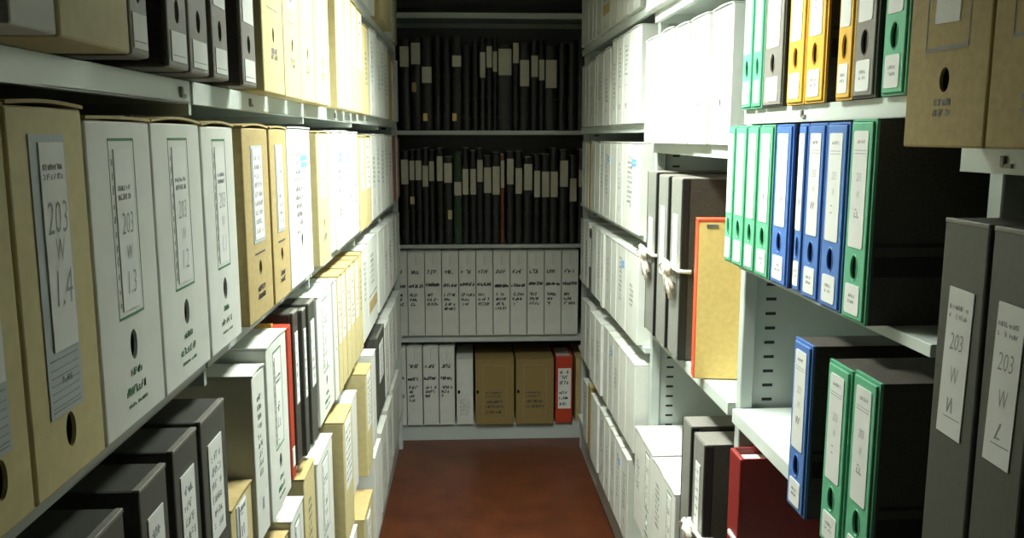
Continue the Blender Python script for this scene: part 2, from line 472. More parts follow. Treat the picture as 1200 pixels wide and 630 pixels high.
def portfolio(loc, rz, w, h, d, label, labs, tie, seed):
    """tall tape-tied portfolio box"""
    R = random.Random(seed)
    t = thing('tied_portfolio', loc, rz, label, 'portfolio', 'black portfolios closed with cotton tape'); hw = w / 2
    obj('portfolio_body', bx(-hw + .002, hw - .002, .002, d, 0, h - .002, bev=.004, seg=2), 'cover', t)
    obj('front_panel', bx(-hw + .007, hw - .010, -.001, .006, .002, h - .001, bev=.0015), 'panel', t)
    for a, b_ in ((-hw, -hw + .008), (hw - .011, hw)): obj('edge_binding', bx(a, b_, -.0015, .020, 0, h, bev=.002), 'black', t, 'black cloth edge binding')
    obj('top_board', bx(-hw + .012, hw - .002, .0, d - .02, h - .002, h + .002, bev=.0008), 'spinegrey', t)
    if labs:
        o1 = obj('label', bx(-w * .2, w * .14, -.0028, -.0006, labs[0] * h, labs[1] * h), 'paper', t, 'narrow white label')
        bm = bmesh.new()
        for k in range(7): scrawl(bm, -w * .16, w * .1, (labs[0] + (labs[1] - labs[0]) * (.08 + .13 * k)) * h, .008, -.0030, R)
        obj('writing', bm, 'penink', o1)
    if tie:
        z = tie * h
        bm = bmesh.new()
        tube(bm, [(-hw - .001, .05, z), (-hw - .002, -.006, z + .002), (0, -.012, z + .004), (hw + .002, -.006, z), (hw + .003, .028, z - .002)], .0065)
        for s, dx in ((1, .020), (-1, .018), (1, .009)):
            tube(bm, [(0, -.014, z), (s * dx, -.030, z + .020), (s * dx * 2.0, -.032, z + .004), (s * dx * 1.2, -.026, z - .014), (0, -.017, z - .002)], .0075)
        for dx, l in ((-.026, .075), (.008, .085), (.028, .055)):
            tube(bm, [(0, -.016, z), (dx * .6, -.026, z - .014), (dx, -.020, z - l * .6), (dx * 1.1 + .004, -.014, z - l)], .0065)
        tube(bm, [(-.011, -.020, z + .004), (0, -.027, z + .006), (.012, -.020, z - .006)], .014, 8)
        obj('tape_tie', bm, 'tie', t, 'knotted cream cotton tape', smooth=True)
    return t

def ledger(loc, w, h, d, tg, c, label, group):
    """bound register with a rounded cloth spine and a paper tag"""
    t = thing('bound_register', loc, 0, label, 'book', group); hw = w / 2
    bm = bmesh.new(); N = 8; lo, hi = [], []
    for i in range(N + 1):
        x = -hw + w * i / N; y = .010 * (1 - math.cos(PI * (i / N - .5)) ** .6) if 0 < i < N else .010
        lo.append(bm.verts.new((x, y, 0))); hi.append(bm.verts.new((x, y, h)))
    lo += [bm.verts.new((hw, d, 0)), bm.verts.new((-hw, d, 0))]; hi += [bm.verts.new((hw, d, h)), bm.verts.new((-hw, d, h))]
    K = len(lo)
    for i in range(K): bm.faces.new((lo[i], lo[(i + 1) % K], hi[(i + 1) % K], hi[i]))
    bm.faces.new(lo); bm.faces.new(hi)
    for k in range(4): box(bm, -hw * .96, hw * .96, .001, .008, (.14 + .22 * k) * h, (.14 + .22 * k) * h + .006)
    obj('binding', bm, c, t)
    obj('page_block', bx(-hw + .003, hw - .003, .02, d - .006, h, h + .0012), 'pages', t)
    if tg:
        obj('label', bx(-hw * .9, hw * .9, -.0015, .008, tg[0], tg[1]), 'cream', t, 'pasted pale paper tag')
    return t

# ------------------------------------------------------------------ measured places (metres)
ROWS = {
 'L0': (2.135, [
  ('A', 't', 2.612, 2.699, -0.36, 0.33, ''),('A', 'w', 2.701, 2.753, -0.356, 0.33, ''),('A', 'w', 2.793, 2.914, -0.36, 0.328, ''),
  ('A', 'w', 2.975, 3.186, -0.365, 0.33, ''),('A', 'w', 3.188, 3.401, -0.365, 0.33, ''),('A', 'k', 3.403, 3.504, -0.36, 0.32, ''),
  ('A', 't', 3.506, 3.555, -0.345, 0.33, ''),('A', 't', 3.557, 3.694, -0.345, 0.328, ''),('A', 't', 3.696, 3.884, -0.345, 0.33, ''),
  ('A', 'w', 4.196, 4.332, -0.37, 0.31, ''),('A', 'k', 4.381, 4.453, -0.37, 0.32, ''),
 ]),
 'L1': (1.755, [
  ('A', 'g', 0.608, 0.677, -0.31, 0.335, 'plain'),('A', 't', 0.684, 0.822, -0.312, 0.335, 'plain'),('C', 'd', 0.838, 0.888, -0.318, 0.33, 'hole'),
  ('C', 'd', 0.975, 1.045, -0.33, 0.33, 'hole'),('C', 'd', 1.064, 1.141, -0.335, 0.33, 'hole'),('C', 'd', 1.158, 1.231, -0.335, 0.328, 'hole'),
  ('C', 'd', 1.323, 1.407, -0.34, 0.33, 'hole'),('A', 't', 1.478, 1.638, -0.345, 0.335, 'hole'),('A', 't', 1.659, 1.81, -0.348, 0.335, 'hole'),
  ('A', 't', 1.825, 1.983, -0.35, 0.335, 'hole'),('A', 't', 2.004, 2.203, -0.352, 0.328, 'hole'),('A', 't', 2.312, 2.464, -0.35, 0.33, 'strip'),
  ('A', 't', 2.483, 2.616, -0.352, 0.325, 'strip'),('A', 't', 2.636, 2.766, -0.354, 0.325, 'strip'),('A', 't', 2.788, 2.911, -0.356, 0.325, 'strip'),
  ('A', 't', 2.952, 3.109, -0.36, 0.3, ''),('A', 'w', 3.162, 3.271, -0.36, 0.31, ''),('A', 'w', 3.28, 3.388, -0.36, 0.315, ''),
  ('A', 'w', 3.396, 3.513, -0.36, 0.305, ''),('A', 'w', 3.523, 3.649, -0.36, 0.31, ''),('A', 'g', 3.66, 3.835, -0.36, 0.31, ''),
  ('A', 'k', 3.98, 4.107, -0.37, 0.31, ''),('A', 'g', 4.147, 4.333, -0.37, 0.28, ''),('A', 'g', 4.36, 4.453, -0.37, 0.3, ''),
 ]),
 'L2': (1.372, [
  ('A', 't', 0.599, 0.692, -0.365, 0.335, 'tan'),('A', 't', 0.695, 0.831, -0.365, 0.337, 'tan203'),('A', 'w', 0.834, 0.999, -0.365, 0.328, 'frame13'),
  ('A', 'w', 1.002, 1.178, -0.365, 0.328, 'frame12'),('A', 'w', 1.185, 1.342, -0.365, 0.326, 'frame11'),
  ('A', 'k', 1.381, 1.552, -0.362, 0.326, 'klab'),('A', 'k', 1.566, 1.705, -0.362, 0.326, 'klab'),('A', 'w', 1.723, 1.963, -0.364, 0.328, 'blue'),
  ('A', 't', 2.028, 2.187, -0.36, 0.32, 'hole'),('A', 'g', 2.268, 2.339, -0.372, 0.32, ''),('A', 'w', 2.341, 2.463, -0.365, 0.322, 'blue'),
  ('A', 'w', 2.474, 2.565, -0.366, 0.325, ''),('A', 'w', 2.57, 2.676, -0.366, 0.32, ''),('A', 'w', 2.682, 2.798, -0.366, 0.322, ''),
  ('A', 't', 2.8, 2.929, -0.36, 0.31, 'strip'),('A', 't', 2.938, 3.104, -0.36, 0.31, 'strip'),('A', 'w', 3.185, 3.328, -0.366, 0.318, ''),
  ('A', 'w', 3.337, 3.485, -0.366, 0.316, ''),('A', 'w', 3.496, 3.659, -0.366, 0.318, ''),('A', 'w', 3.669, 3.809, -0.366, 0.315, ''),
  ('A', 'g', 3.821, 4.017, -0.366, 0.315, ''),('A', 'm', 4.105, 4.245, -0.37, 0.31, ''),('A', 'w', 4.255, 4.354, -0.37, 0.31, ''),
  ('A', 'm', 4.368, 4.453, -0.37, 0.3, ''),
 ]),
 'L3': (0.990, [
  ('C', 'd', 0.763, 0.861, -0.365, 0.308, 'lab'),('C', 'd', 0.898, 0.986, -0.365, 0.308, 'lab'),('C', 'd', 1.005, 1.101, -0.365, 0.312, 'lab'),
  ('C', 'd', 1.112, 1.228, -0.365, 0.312, 'lab'),('A', 't', 1.251, 1.376, -0.372, 0.125, 'tan'),('A', 'w', 1.381, 1.466, -0.365, 0.3, ''),
  ('A', 'w', 1.471, 1.633, -0.362, 0.325, 'frame'),('F', 'r', 1.663, 1.701, -0.366, 0.318, ''),('C', 'b', 1.739, 1.793, -0.37, 0.33, 'lab'),
  ('C', 'd', 1.795, 1.837, -0.362, 0.325, 'lab'),('C', 'd', 1.867, 1.942, -0.362, 0.325, 'lab'),('A', 'w', 1.987, 2.196, -0.365, 0.318, 'frame'),
  ('A', 'w', 2.198, 2.25, -0.36, 0.32, ''),('A', 't', 2.252, 2.314, -0.358, 0.325, 'strip'),('A', 't', 2.331, 2.409, -0.36, 0.32, 'strip'),
  ('A', 't', 2.411, 2.482, -0.358, 0.322, 'strip'),('A', 't', 2.502, 2.59, -0.36, 0.318, 'strip'),('A', 't', 2.592, 2.676, -0.358, 0.32, 'strip'),
  ('A', 't', 2.698, 2.779, -0.36, 0.32, ''),('A', 'w', 2.825, 2.962, -0.365, 0.318, ''),('A', 'w', 2.97, 3.265, -0.365, 0.325, 'patch'),
  ('A', 'w', 3.336, 3.536, -0.366, 0.322, ''),('A', 'w', 3.546, 3.721, -0.366, 0.318, ''),('A', 'w', 3.733, 3.927, -0.366, 0.32, ''),
  ('A', 'g', 3.94, 4.108, -0.366, 0.318, ''),('A', 'g', 4.122, 4.332, -0.366, 0.312, ''),
 ]),
 'L4': (0.608, [
  ('A', 't', 1.476, 1.597, -0.365, 0.31, ''),('A', 'w', 1.599, 1.723, -0.36, 0.325, 'frame'),('A', 't', 1.761, 1.886, -0.365, 0.345, ''),
  ('A', 'w', 1.888, 2.102, -0.36, 0.328, 'frame'),('A', 't', 2.127, 2.29, -0.335, 0.345, 'strip'),('A', 'w', 2.433, 2.568, -0.36, 0.3, ''),
  ('A', 't', 2.606, 2.747, -0.335, 0.338, 'strip'),('A', 'w', 2.87, 2.967, -0.345, 0.33, ''),('C', 'd', 3.163, 3.423, -0.36, 0.32, 'lab'),
  ('A', 'w', 3.439, 3.606, -0.36, 0.3, ''),('A', 'w', 3.619, 3.77, -0.36, 0.315, ''),('A', 'g', 3.782, 3.946, -0.36, 0.31, ''),
  ('A', 'g', 4.018, 4.253, -0.365, 0.31, ''),
 ]),
 'L5': (0.226, [
  ('A', 't', 1.677, 1.825, -0.36, 0.32, ''),('A', 'w', 1.877, 2.07, -0.365, 0.325, 'frame'),('A', 't', 2.072, 2.153, -0.355, 0.33, ''),
  ('A', 't', 2.155, 2.266, -0.345, 0.34, 'strip'),('A', 'w', 2.273, 2.394, -0.345, 0.325, ''),('A', 't', 2.397, 2.623, -0.325, 0.335, 'tan'),
  ('A', 'w', 2.9, 3.106, -0.35, 0.33, ''),('A', 'g', 3.17, 3.392, -0.355, 0.325, ''),('A', 'g', 3.462, 3.68, -0.36, 0.32, ''),
  ('A', 'g', 3.757, 4.109, -0.365, 0.32, ''),
 ]),
 'R0a': (1.668, [
  ('A', 'k', 0.72, 0.855, 0.523, 0.36, 'kr'),('A', 'k', 0.857, 1.017, 0.521, 0.36, 'kr'),
 ]),
 'R0b': (1.060, [
  ('C', 'd', 0.764, 0.844, 0.533, 0.53, 'lab'),('C', 'd', 0.847, 0.933, 0.532, 0.53, 'lab'),
 ]),
 'R1a': (1.738, [
  ('B', 'g', 1.184, 1.252, 0.6, 0.31, ''),('B', 'd', 1.27, 1.343, 0.598, 0.31, ''),('B', 'y', 1.346, 1.403, 0.597, 0.31, ''),
  ('B', 'y', 1.451, 1.532, 0.596, 0.31, ''),('B', 'y', 1.536, 1.615, 0.594, 0.31, ''),('B', 'd', 1.64, 1.745, 0.593, 0.31, ''),
  ('B', 'g', 1.75, 1.805, 0.591, 0.31, ''),('B', 'g', 1.811, 1.873, 0.59, 0.31, ''),
 ]),
 'R1b': (1.405, [
  ('B', 'g', 1.2, 1.275, 0.571, 0.3, ''),('B', 'b', 1.29, 1.367, 0.573, 0.297, ''),('B', 'b', 1.376, 1.446, 0.574, 0.297, ''),
  ('B', 'b', 1.467, 1.506, 0.58, 0.297, ''),('B', 'b', 1.516, 1.597, 0.572, 0.297, ''),('B', 'g', 1.606, 1.681, 0.57, 0.297, ''),
  ('B', 'g', 1.686, 1.751, 0.569, 0.297, ''),('B', 'g', 1.756, 1.826, 0.568, 0.297, ''),('B', 'g', 1.831, 1.883, 0.567, 0.297, ''),
 ]),
 'R1c': (1.056, [
  ('B', 'g', 1.087, 1.161, 0.545, 0.294, ''),('B', 'g', 1.171, 1.246, 0.544, 0.288, ''),('B', 'b', 1.304, 1.376, 0.54, 0.292, ''),
 ]),
 'R2a': (2.068, [
  ('A', 'w', 2.046, 2.205, 0.583, 0.33, ''),('A', 'w', 2.207, 2.338, 0.576, 0.33, ''),('A', 'w', 2.34, 2.453, 0.569, 0.33, ''),
  ('A', 'w', 2.455, 2.58, 0.564, 0.33, ''),('A', 'w', 2.582, 2.686, 0.56, 0.33, ''),('A', 'w', 2.692, 2.783, 0.559, 0.33, ''),
 ]),
 'R2b': (1.660, [
  ('A', 'w', 1.948, 2.11, 0.588, 0.32, 'hole'),('A', 'w', 2.112, 2.268, 0.577, 0.32, 'hole'),('A', 'w', 2.27, 2.409, 0.57, 0.318, 'hole'),
  ('A', 'w', 2.411, 2.551, 0.563, 0.322, 'hole'),('A', 'w', 2.553, 2.758, 0.558, 0.318, 'hole'),
 ]),
 'RA': (2.110, [
  ('A', 'w', 2.928, 3.017, 0.565, 0.32, ''),('A', 'w', 3.024, 3.12, 0.564, 0.32, ''),('A', 'w', 3.128, 3.231, 0.562, 0.315, ''),
  ('A', 'w', 3.239, 3.35, 0.561, 0.32, ''),('A', 'g', 3.358, 3.477, 0.559, 0.315, ''),('A', 'g', 3.487, 3.679, 0.556, 0.32, 'patch'),
  ('A', 'g', 3.69, 3.834, 0.554, 0.32, ''),('A', 'w', 3.846, 3.929, 0.552, 0.31, ''),('A', 'g', 3.941, 4.055, 0.55, 0.31, ''),
  ('A', 'g', 4.068, 4.289, 0.547, 0.31, ''),
 ]),
 'RB': (1.725, [
  ('A', 'w', 2.886, 3.064, 0.565, 0.325, ''),('A', 'w', 3.072, 3.191, 0.563, 0.325, 'hole'),('A', 'w', 3.199, 3.31, 0.561, 0.325, 'hole'),
  ('A', 'w', 3.319, 3.42, 0.559, 0.325, ''),('A', 'w', 3.467, 3.62, 0.557, 0.31, ''),('A', 'g', 3.63, 3.774, 0.554, 0.305, ''),
  ('A', 'w', 3.785, 3.844, 0.553, 0.3, ''),('A', 'g', 3.856, 4.019, 0.551, 0.295, ''),('A', 'g', 4.032, 4.126, 0.549, 0.29, ''),
  ('A', 'g', 4.14, 4.254, 0.547, 0.29, ''),
 ]),
 'RC': (1.345, [
  ('A', 'w', 2.871, 3.167, 0.565, 0.315, 'blue'),('A', 'w', 3.176, 3.289, 0.562, 0.315, ''),('A', 'w', 3.298, 3.42, 0.56, 0.315, ''),
  ('A', 'g', 3.43, 3.572, 0.557, 0.315, 'blue'),('A', 'w', 3.583, 3.681, 0.556, 0.315, ''),('A', 'w', 3.692, 3.814, 0.554, 0.31, ''),
  ('A', 'g', 3.821, 3.92, 0.552, 0.315, ''),('A', 'k', 3.933, 3.99, 0.551, 0.31, ''),('A', 'g', 3.998, 4.079, 0.549, 0.31, ''),
  ('A', 'w', 4.093, 4.221, 0.548, 0.31, ''),
 ]),
 'RD': (0.965, [
  ('A', 'w', 2.858, 3.062, 0.566, 0.315, ''),('A', 'w', 3.07, 3.25, 0.563, 0.315, 'blue'),('A', 'w', 3.259, 3.362, 0.56, 0.315, ''),
  ('A', 'g', 3.372, 3.503, 0.558, 0.315, ''),('A', 'w', 3.505, 3.562, 0.547, 0.315, ''),('A', 'w', 3.633, 3.726, 0.555, 0.315, ''),
  ('A', 'w', 3.737, 3.878, 0.553, 0.315, ''),('C', 'd', 3.884, 3.963, 0.551, 0.29, ''),('A', 'g', 3.977, 4.101, 0.549, 0.315, ''),
  ('A', 'g', 4.116, 4.233, 0.547, 0.315, ''),
 ]),
 'RE': (0.585, [
  ('A', 'w', 2.826, 2.971, 0.557, 0.32, ''),('A', 'w', 2.979, 3.104, 0.554, 0.32, ''),('A', 'g', 3.113, 3.23, 0.552, 0.32, ''),
  ('A', 'g', 3.24, 3.346, 0.551, 0.32, 'blue'),('A', 'g', 3.357, 3.46, 0.549, 0.32, ''),('A', 'w', 3.495, 3.643, 0.541, 0.315, ''),
  ('A', 'w', 3.655, 3.791, 0.539, 0.315, ''),('A', 'g', 3.902, 4.025, 0.551, 0.31, ''),('A', 'g', 4.038, 4.184, 0.548, 0.3, ''),
 ]),
 'RF': (0.205, [
  ('A', 'g', 2.907, 3.03, 0.555, 0.325, ''),('A', 'w', 3.039, 3.155, 0.554, 0.325, 'blue'),('A', 'g', 3.164, 3.269, 0.552, 0.325, ''),
  ('A', 'w', 3.279, 3.391, 0.55, 0.325, ''),('A', 'g', 3.402, 3.534, 0.548, 0.325, ''),('A', 'w', 3.58, 3.763, 0.545, 0.315, ''),
  ('A', 'k', 3.841, 3.935, 0.552, 0.31, ''),('A', 'g', 3.948, 4.091, 0.55, 0.29, ''),
 ]),
 'K3': (0.602, [
  ('A', 'g', -0.441, -0.351, 4.58, 0.468, 'spine'),('A', 'g', -0.349, -0.258, 4.58, 0.468, 'spine'),('A', 'g', -0.256, -0.166, 4.58, 0.468, 'spine'),
  ('A', 'g', -0.164, -0.073, 4.58, 0.468, 'spine'),('A', 'g', -0.071, 0.02, 4.58, 0.468, 'spine'),('A', 'g', 0.022, 0.113, 4.58, 0.468, 'spine'),
  ('A', 'g', 0.115, 0.206, 4.58, 0.468, 'spine'),('A', 'g', 0.208, 0.299, 4.58, 0.468, 'spine'),('A', 'g', 0.301, 0.393, 4.58, 0.468, 'spine'),
  ('A', 'g', 0.395, 0.487, 4.58, 0.468, 'spine'),('A', 'g', 0.489, 0.581, 4.58, 0.468, 'spine'),
 ]),
 'K4': (0.094, [
  ('A', 'g', -0.457, -0.366, 4.58, 0.445, 'spine'),('A', 'g', -0.363, -0.278, 4.58, 0.445, 'spine'),('A', 'g', -0.274, -0.188, 4.58, 0.445, 'spine'),
  ('A', 'g', -0.185, -0.1, 4.58, 0.445, 'spine'),('A', 'g', -0.091, 0.002, 4.58, 0.375, 'plainhole'),('A', 'k', 0.013, 0.229, 4.57, 0.377, 'kprint'),
  ('A', 'k', 0.238, 0.45, 4.57, 0.377, 'kprint'),('R', 'r', 0.46, 0.556, 4.58, 0.385, ''),('A', 'k', 0.575, 0.654, 4.6, 0.37, 'plain'),
 ]),
 'K2': (1.102, [
  ('L', 'b', -0.377, -0.334, 4.6049999999999995, 0.501, (0.326, 0.457)),('L', 'b', -0.332, -0.302, 4.6049999999999995, 0.507, (0.348, 0.452)),
  ('L', 'b', -0.3, -0.265, 4.6049999999999995, 0.51, (0.348, 0.452)),('L', 'b', -0.263, -0.229, 4.6049999999999995, 0.517, (0.312, 0.425)),
  ('L', 'b', -0.227, -0.197, 4.6049999999999995, 0.507, (0.343, 0.448)),('L', 'b', -0.186, -0.151, 4.6049999999999995, 0.516, (0.343, 0.475)),
  ('L', 'b', -0.149, -0.101, 4.6049999999999995, 0.471, (0.334, 0.438)),('L', 'b', -0.095, -0.051, 4.6049999999999995, 0.493, (0.265, 0.338)),
  ('L', 'b', -0.049, -0.014, 4.6049999999999995, 0.517, (0.27, 0.407)),('L', 'b', -0.008, 0.027, 4.6049999999999995, 0.502, (0.27, 0.407)),
  ('L', 'b', 0.029, 0.063, 4.6049999999999995, 0.515, (0.338, 0.456)),('L', 'b', 0.065, 0.109, 4.6049999999999995, 0.476, (0.279, 0.415)),
  ('L', 'b', 0.111, 0.155, 4.6049999999999995, 0.493, (0.269, 0.42)),('L', 'b', 0.157, 0.178, 4.6049999999999995, 0.482, (0.306, 0.452)),
  ('L', 'b', 0.189, 0.229, 4.6049999999999995, 0.497, (0.324, 0.461)),('L', 'b', 0.235, 0.275, 4.6049999999999995, 0.499, (0.274, 0.411)),
  ('L', 'b', 0.281, 0.33, 4.6049999999999995, 0.471, (0.292, 0.433)),('L', 'b', 0.336, 0.372, 4.6049999999999995, 0.481, (0.255, 0.397)),
  ('L', 'b', 0.378, 0.422, 4.6049999999999995, 0.484, (0.255, 0.392)),('L', 'b', 0.424, 0.468, 4.6049999999999995, 0.516, (0.255, 0.392)),
  ('L', 'b', 0.475, 0.524, 4.6049999999999995, 0.508, (0.31, 0.451)),('L', 'b', 0.53, 0.57, 4.6049999999999995, 0.478, (0.231, 0.355)),
  ('L', 'b', 0.577, 0.617, 4.6049999999999995, 0.51, (0.309, 0.401)),
 ]),
 'K1': (1.712, [
  ('L', 'b', -0.373, -0.32, 4.6049999999999995, 0.471, (0.33, 0.434)),('L', 'b', -0.314, -0.261, 4.6049999999999995, 0.477, (0.343, 0.452)),
  ('L', 'b', -0.259, -0.202, 4.6049999999999995, 0.48, (0.247, 0.33)),('L', 'b', -0.195, -0.156, 4.6049999999999995, 0.487, ''),
  ('L', 'b', -0.15, -0.106, 4.6049999999999995, 0.477, ''),('L', 'b', -0.099, -0.046, 4.6049999999999995, 0.486, (0.331, 0.388)),
  ('L', 'b', -0.044, -0.001, 4.6049999999999995, 0.441, ''),('L', 'b', 0.006, 0.041, 4.6049999999999995, 0.463, ''),
  ('L', 'b', 0.047, 0.08, 4.6049999999999995, 0.487, (0.275, 0.406)),('L', 'b', 0.082, 0.114, 4.6049999999999995, 0.472, (0.327, 0.437)),
  ('L', 'b', 0.116, 0.141, 4.6049999999999995, 0.485, (0.306, 0.411)),('L', 'b', 0.143, 0.22, 4.6049999999999995, 0.446, (0.288, 0.424)),
  ('L', 'b', 0.222, 0.256, 4.6049999999999995, 0.463, (0.35, 0.455)),('L', 'b', 0.258, 0.312, 4.6049999999999995, 0.452, (0.231, 0.367)),
  ('L', 'b', 0.318, 0.358, 4.6049999999999995, 0.467, (0.28, 0.39)),('L', 'b', 0.36, 0.392, 4.6049999999999995, 0.469, (0.262, 0.368)),
  ('L', 'b', 0.394, 0.459, 4.6049999999999995, 0.441, (0.223, 0.368)),('L', 'b', 0.466, 0.51, 4.6049999999999995, 0.451, ''),
  ('L', 'b', 0.517, 0.566, 4.6049999999999995, 0.454, ''),('L', 'b', 0.568, 0.617, 4.6049999999999995, 0.486, ''),
 ]),
}


XR = lambda y: .63 - .015 * y
TILT = math.atan(.015)
ORD = 'zero first second third fourth fifth sixth seventh eighth ninth tenth eleventh twelfth thirteenth fourteenth fifteenth sixteenth seventeenth eighteenth nineteenth twentieth twenty-first twenty-second twenty-third twenty-fourth twenty-fifth'.split()
SHELF = dict(L0='top left shelf', L1='second left shelf down', L2='third left shelf down', L3='fourth left shelf down', L4='fifth left shelf down', L5='lowest left shelf',
    R2a='top shelf of middle right bay', R2b='right shelf above the tied portfolios', R0a='top right shelf nearest camera', R0b='nearest right shelf below kraft boxes',
    R1a='upper right binder shelf', R1b='middle right binder shelf', R1c='lower right binder shelf',
    RA='highest shelf of far right bay', RB='second shelf of far right bay', RC='third shelf of far right bay', RD='fourth shelf of far right bay',
    RE='fifth shelf of far right bay', RF='lowest shelf of far right bay', K1='top shelf of back rack', K2='second shelf of back rack', K3='third shelf of back rack', K4='bottom shelf of back rack')
LOOK = {'w': 'white archive box', 'g': 'greyish white archive box', 't': 'tan archive box', 'k': 'brown kraft archive box', 'm': 'rust red archive box'}
CUSTOM = {
    ('L2', 0): 'tan archive box cut by the left picture edge beside the numbered tan box',
    ('L2', 1): 'large tan archive box with ruled strip label numbered 203 W 1.4',
    ('L2', 2): 'white green-framed archive box directly right of the tan 203 box, third left shelf',
    ('L2', 3): 'middle one of three big white green-framed boxes on third left shelf',
    ('L2', 4): 'white green-framed archive box just left of the brown labelled boxes, third left shelf',
    ('L2', 5): 'brown kraft archive box with white label, nearer of the labelled pair, third left shelf',
    ('L2', 6): 'brown kraft archive box with white label, farther of the labelled pair, third left shelf',
    ('L1', 0): 'greyish white box in the top left corner overhanging the second left shelf down',
    ('L1', 1): 'plain wide tan box overhanging the shelf at upper left, next to charcoal files',
    ('R0a', 0): 'brown kraft box cut by the right picture edge on the top right shelf',
    ('R0a', 1): 'brown kraft box with finger hole overhanging the shelf above the tall charcoal files',
    ('R0b', 0): 'tall charcoal file case at the right picture edge with tilted white label',
    ('R0b', 1): 'tall charcoal file case with white label, farther one beside the binders',
    ('R1c', 0): 'green lever binder at the near end of the lower right binder shelf',
    ('R1c', 1): 'green lever binder standing between blue and green binders on lower right binder shelf',
    ('R1c', 2): 'blue lever binder standing alone on the lower right binder shelf',
    ('K4', 4): 'shorter white box left of the kraft boxes on the bottom back shelf',
    ('K4', 5): 'left kraft box with black print on the bottom shelf of back rack',
    ('K4', 6): 'right kraft box with black print on the bottom shelf of back rack',
    ('K4', 7): 'red binder with large white label on the bottom shelf of back rack',
    ('K4', 8): 'partly hidden kraft box right of the red binder on bottom back shelf',
}
def labels_for(key, items):
    """each item: its look and its place counted along its own shelf"""
    def look(i, it):
        k, c, o = it[0], it[1], it[6]
        if k == 'A':
            s = LOOK[c]
            if o == 'strip': s = 'tan box with white strip label'
            elif o == 'blue': s = s.replace('archive', 'blue-marked')
            elif o.startswith('frame'): s = 'white green-framed box'
            elif o == 'patch': s = s.replace('archive box', 'box with brown patch')
            return s
        if k == 'B': return {'g': 'green', 'b': 'blue', 'y': 'amber', 'd': 'grey'}[c] + ' lever binder'
        if k == 'C': return ('grey-spined file with finger hole' if o == 'hole' else 'charcoal file case with white label') if c == 'd' else 'black file case'
        if k == 'F': return 'thin red file'
        return 'black bound register' if k == 'L' else 'red binder'
    ls = [look(i, it) for i, it in enumerate(items)]
    n_of = {s: ls.count(s) for s in ls}; seen = {}; out = []
    for i, s in enumerate(ls):
        if (key, i) in CUSTOM: out.append(CUSTOM[key, i]); seen[s] = seen.get(s, 0) + 1; continue
        seen[s] = seen.get(s, 0) + 1
        if key[0] == 'K':
            out.append('%s, %s from left, %s' % (s, ORD[seen[s]], SHELF[key]) if n_of[s] > 1 else 'the only %s on the %s' % (s, SHELF[key]))
        else:
            out.append('%s, %s from near end, %s' % (s, ORD[seen[s]], SHELF[key]) if n_of[s] > 1 else 'the only %s on the %s' % (s, SHELF[key]))
    return out

SPOTS = dict(K2=((-.316, .219, .260, 'tan'), (-.195, .128, .183, 'tan'), (-.116, .137, .187, 'tan')), K1=((-.241, .05, .09, 'ochre'), (-.087, .05, .09, 'ochre'), (-.298, .2, .25, 'kraft')))
for key, (z, items) in ROWS.items():
    lb = labels_for(key, items)
    for i, (k, c, a, b_, X, h, o) in enumerate(items):
        R = random.Random(hash((len(key), ord(key[0]), ord(key[1]), i)) & 0xffff)
        w = b_ - a - .0015; mid = (a + b_) / 2; near = a < 2.9
        if key[0] == 'L': loc, rz, near = (X, mid, z), PI / 2, a < 3.0
        elif key[0] == 'R': loc, rz = (X, mid, z), -PI / 2 + TILT
        else: loc, rz = (mid, X, z), 0.
        g = 'boxes and files on the ' + SHELF[key]
        d = .34
        if k == 'A': archive_box(loc, rz, w, h, d, c, o, near or key[0] == 'K', lb[i], 'box', g, R)
        elif k == 'C': file_case(loc, rz, w, h, d - .02, o, near, lb[i], 'file', g, R, c == 'b')
        elif k == 'B': lever_binder(loc, rz, w, h, .285, {'g': 'green', 'b': 'blue', 'y': 'yellow', 'd': 'dark'}[c], near, lb[i], 'binder', g, R)
        elif k == 'L':
            col = 'black'
            if key == 'K2' and w < .024: col = 'ledbrown'; lb[i] = 'slim brown bound register among the black ones on second back shelf'
            elif key == 'K2' and abs(mid - (-.09)) < .03: col = 'ledgreen'; lb[i] = 'dark green bound register among the black ones on second back shelf'
            reg = ledger(loc, w, h, .30, o, col, lb[i], g)
            for sx, s0, s1, sm in SPOTS[key]:
                if a <= sx < b_: obj('shelf_mark', slab(sx - mid - .011 if w > .03 else -w * .4, sx - mid + .011 if w > .03 else w * .4, -.0012, .008, s0, s1, .002), sm, reg, 'small faded sticker')
        elif k == 'F':
            t = thing('document_file', loc, rz, lb[i], 'file', g)
            obj('file_cover', bx(-w / 2, w / 2, 0, .31, 0, h, bev=.002), 'redbinder', t)
            obj('label', bx(-w * .3, w * .3, -.001, .0004, .08 * h, .2 * h), 'paper', t)
            obj('index_tab', bx(-w * .5, -w * .1, .03, .06, h, h + .006), 'yellow', t, 'small yellow tab')
        elif k == 'R':
            t = thing('ring_binder', loc, rz, lb[i], 'binder')
            sp = bx(-w / 2, w / 2, 0, .02, 0, h, bev=.004, seg=2)
            obj('spine', sp, 'redbinder', t)
            obj('board', bx(-w / 2, -w / 2 + .004, .018, .3, 0, h), 'redbinder', t); obj('board', bx(w / 2 - .004, w / 2, .018, .3, 0, h), 'redbinder', t)
            obj('paper_block', bx(-w / 2 + .005, w / 2 - .005, .022, .28, .005, h - .02), 'pages', t)
            o1 = obj('label', bx(-w * .36, w * .40, -.0015, .0006, .22 * h, .82 * h), 'paper', t, 'large white label')
            bm = bmesh.new()
            for q in (.74, .66, .58, .44, .36, .27):
                if q == .44: obj('writing', bm, 'ink', o1); bm = bmesh.new()
                scrawl(bm, -w * .28, w * .32, q * h, .020 if q > .5 else .014, -.0018, R, .004, .1)
            obj('writing', bm, 'ink', o1)

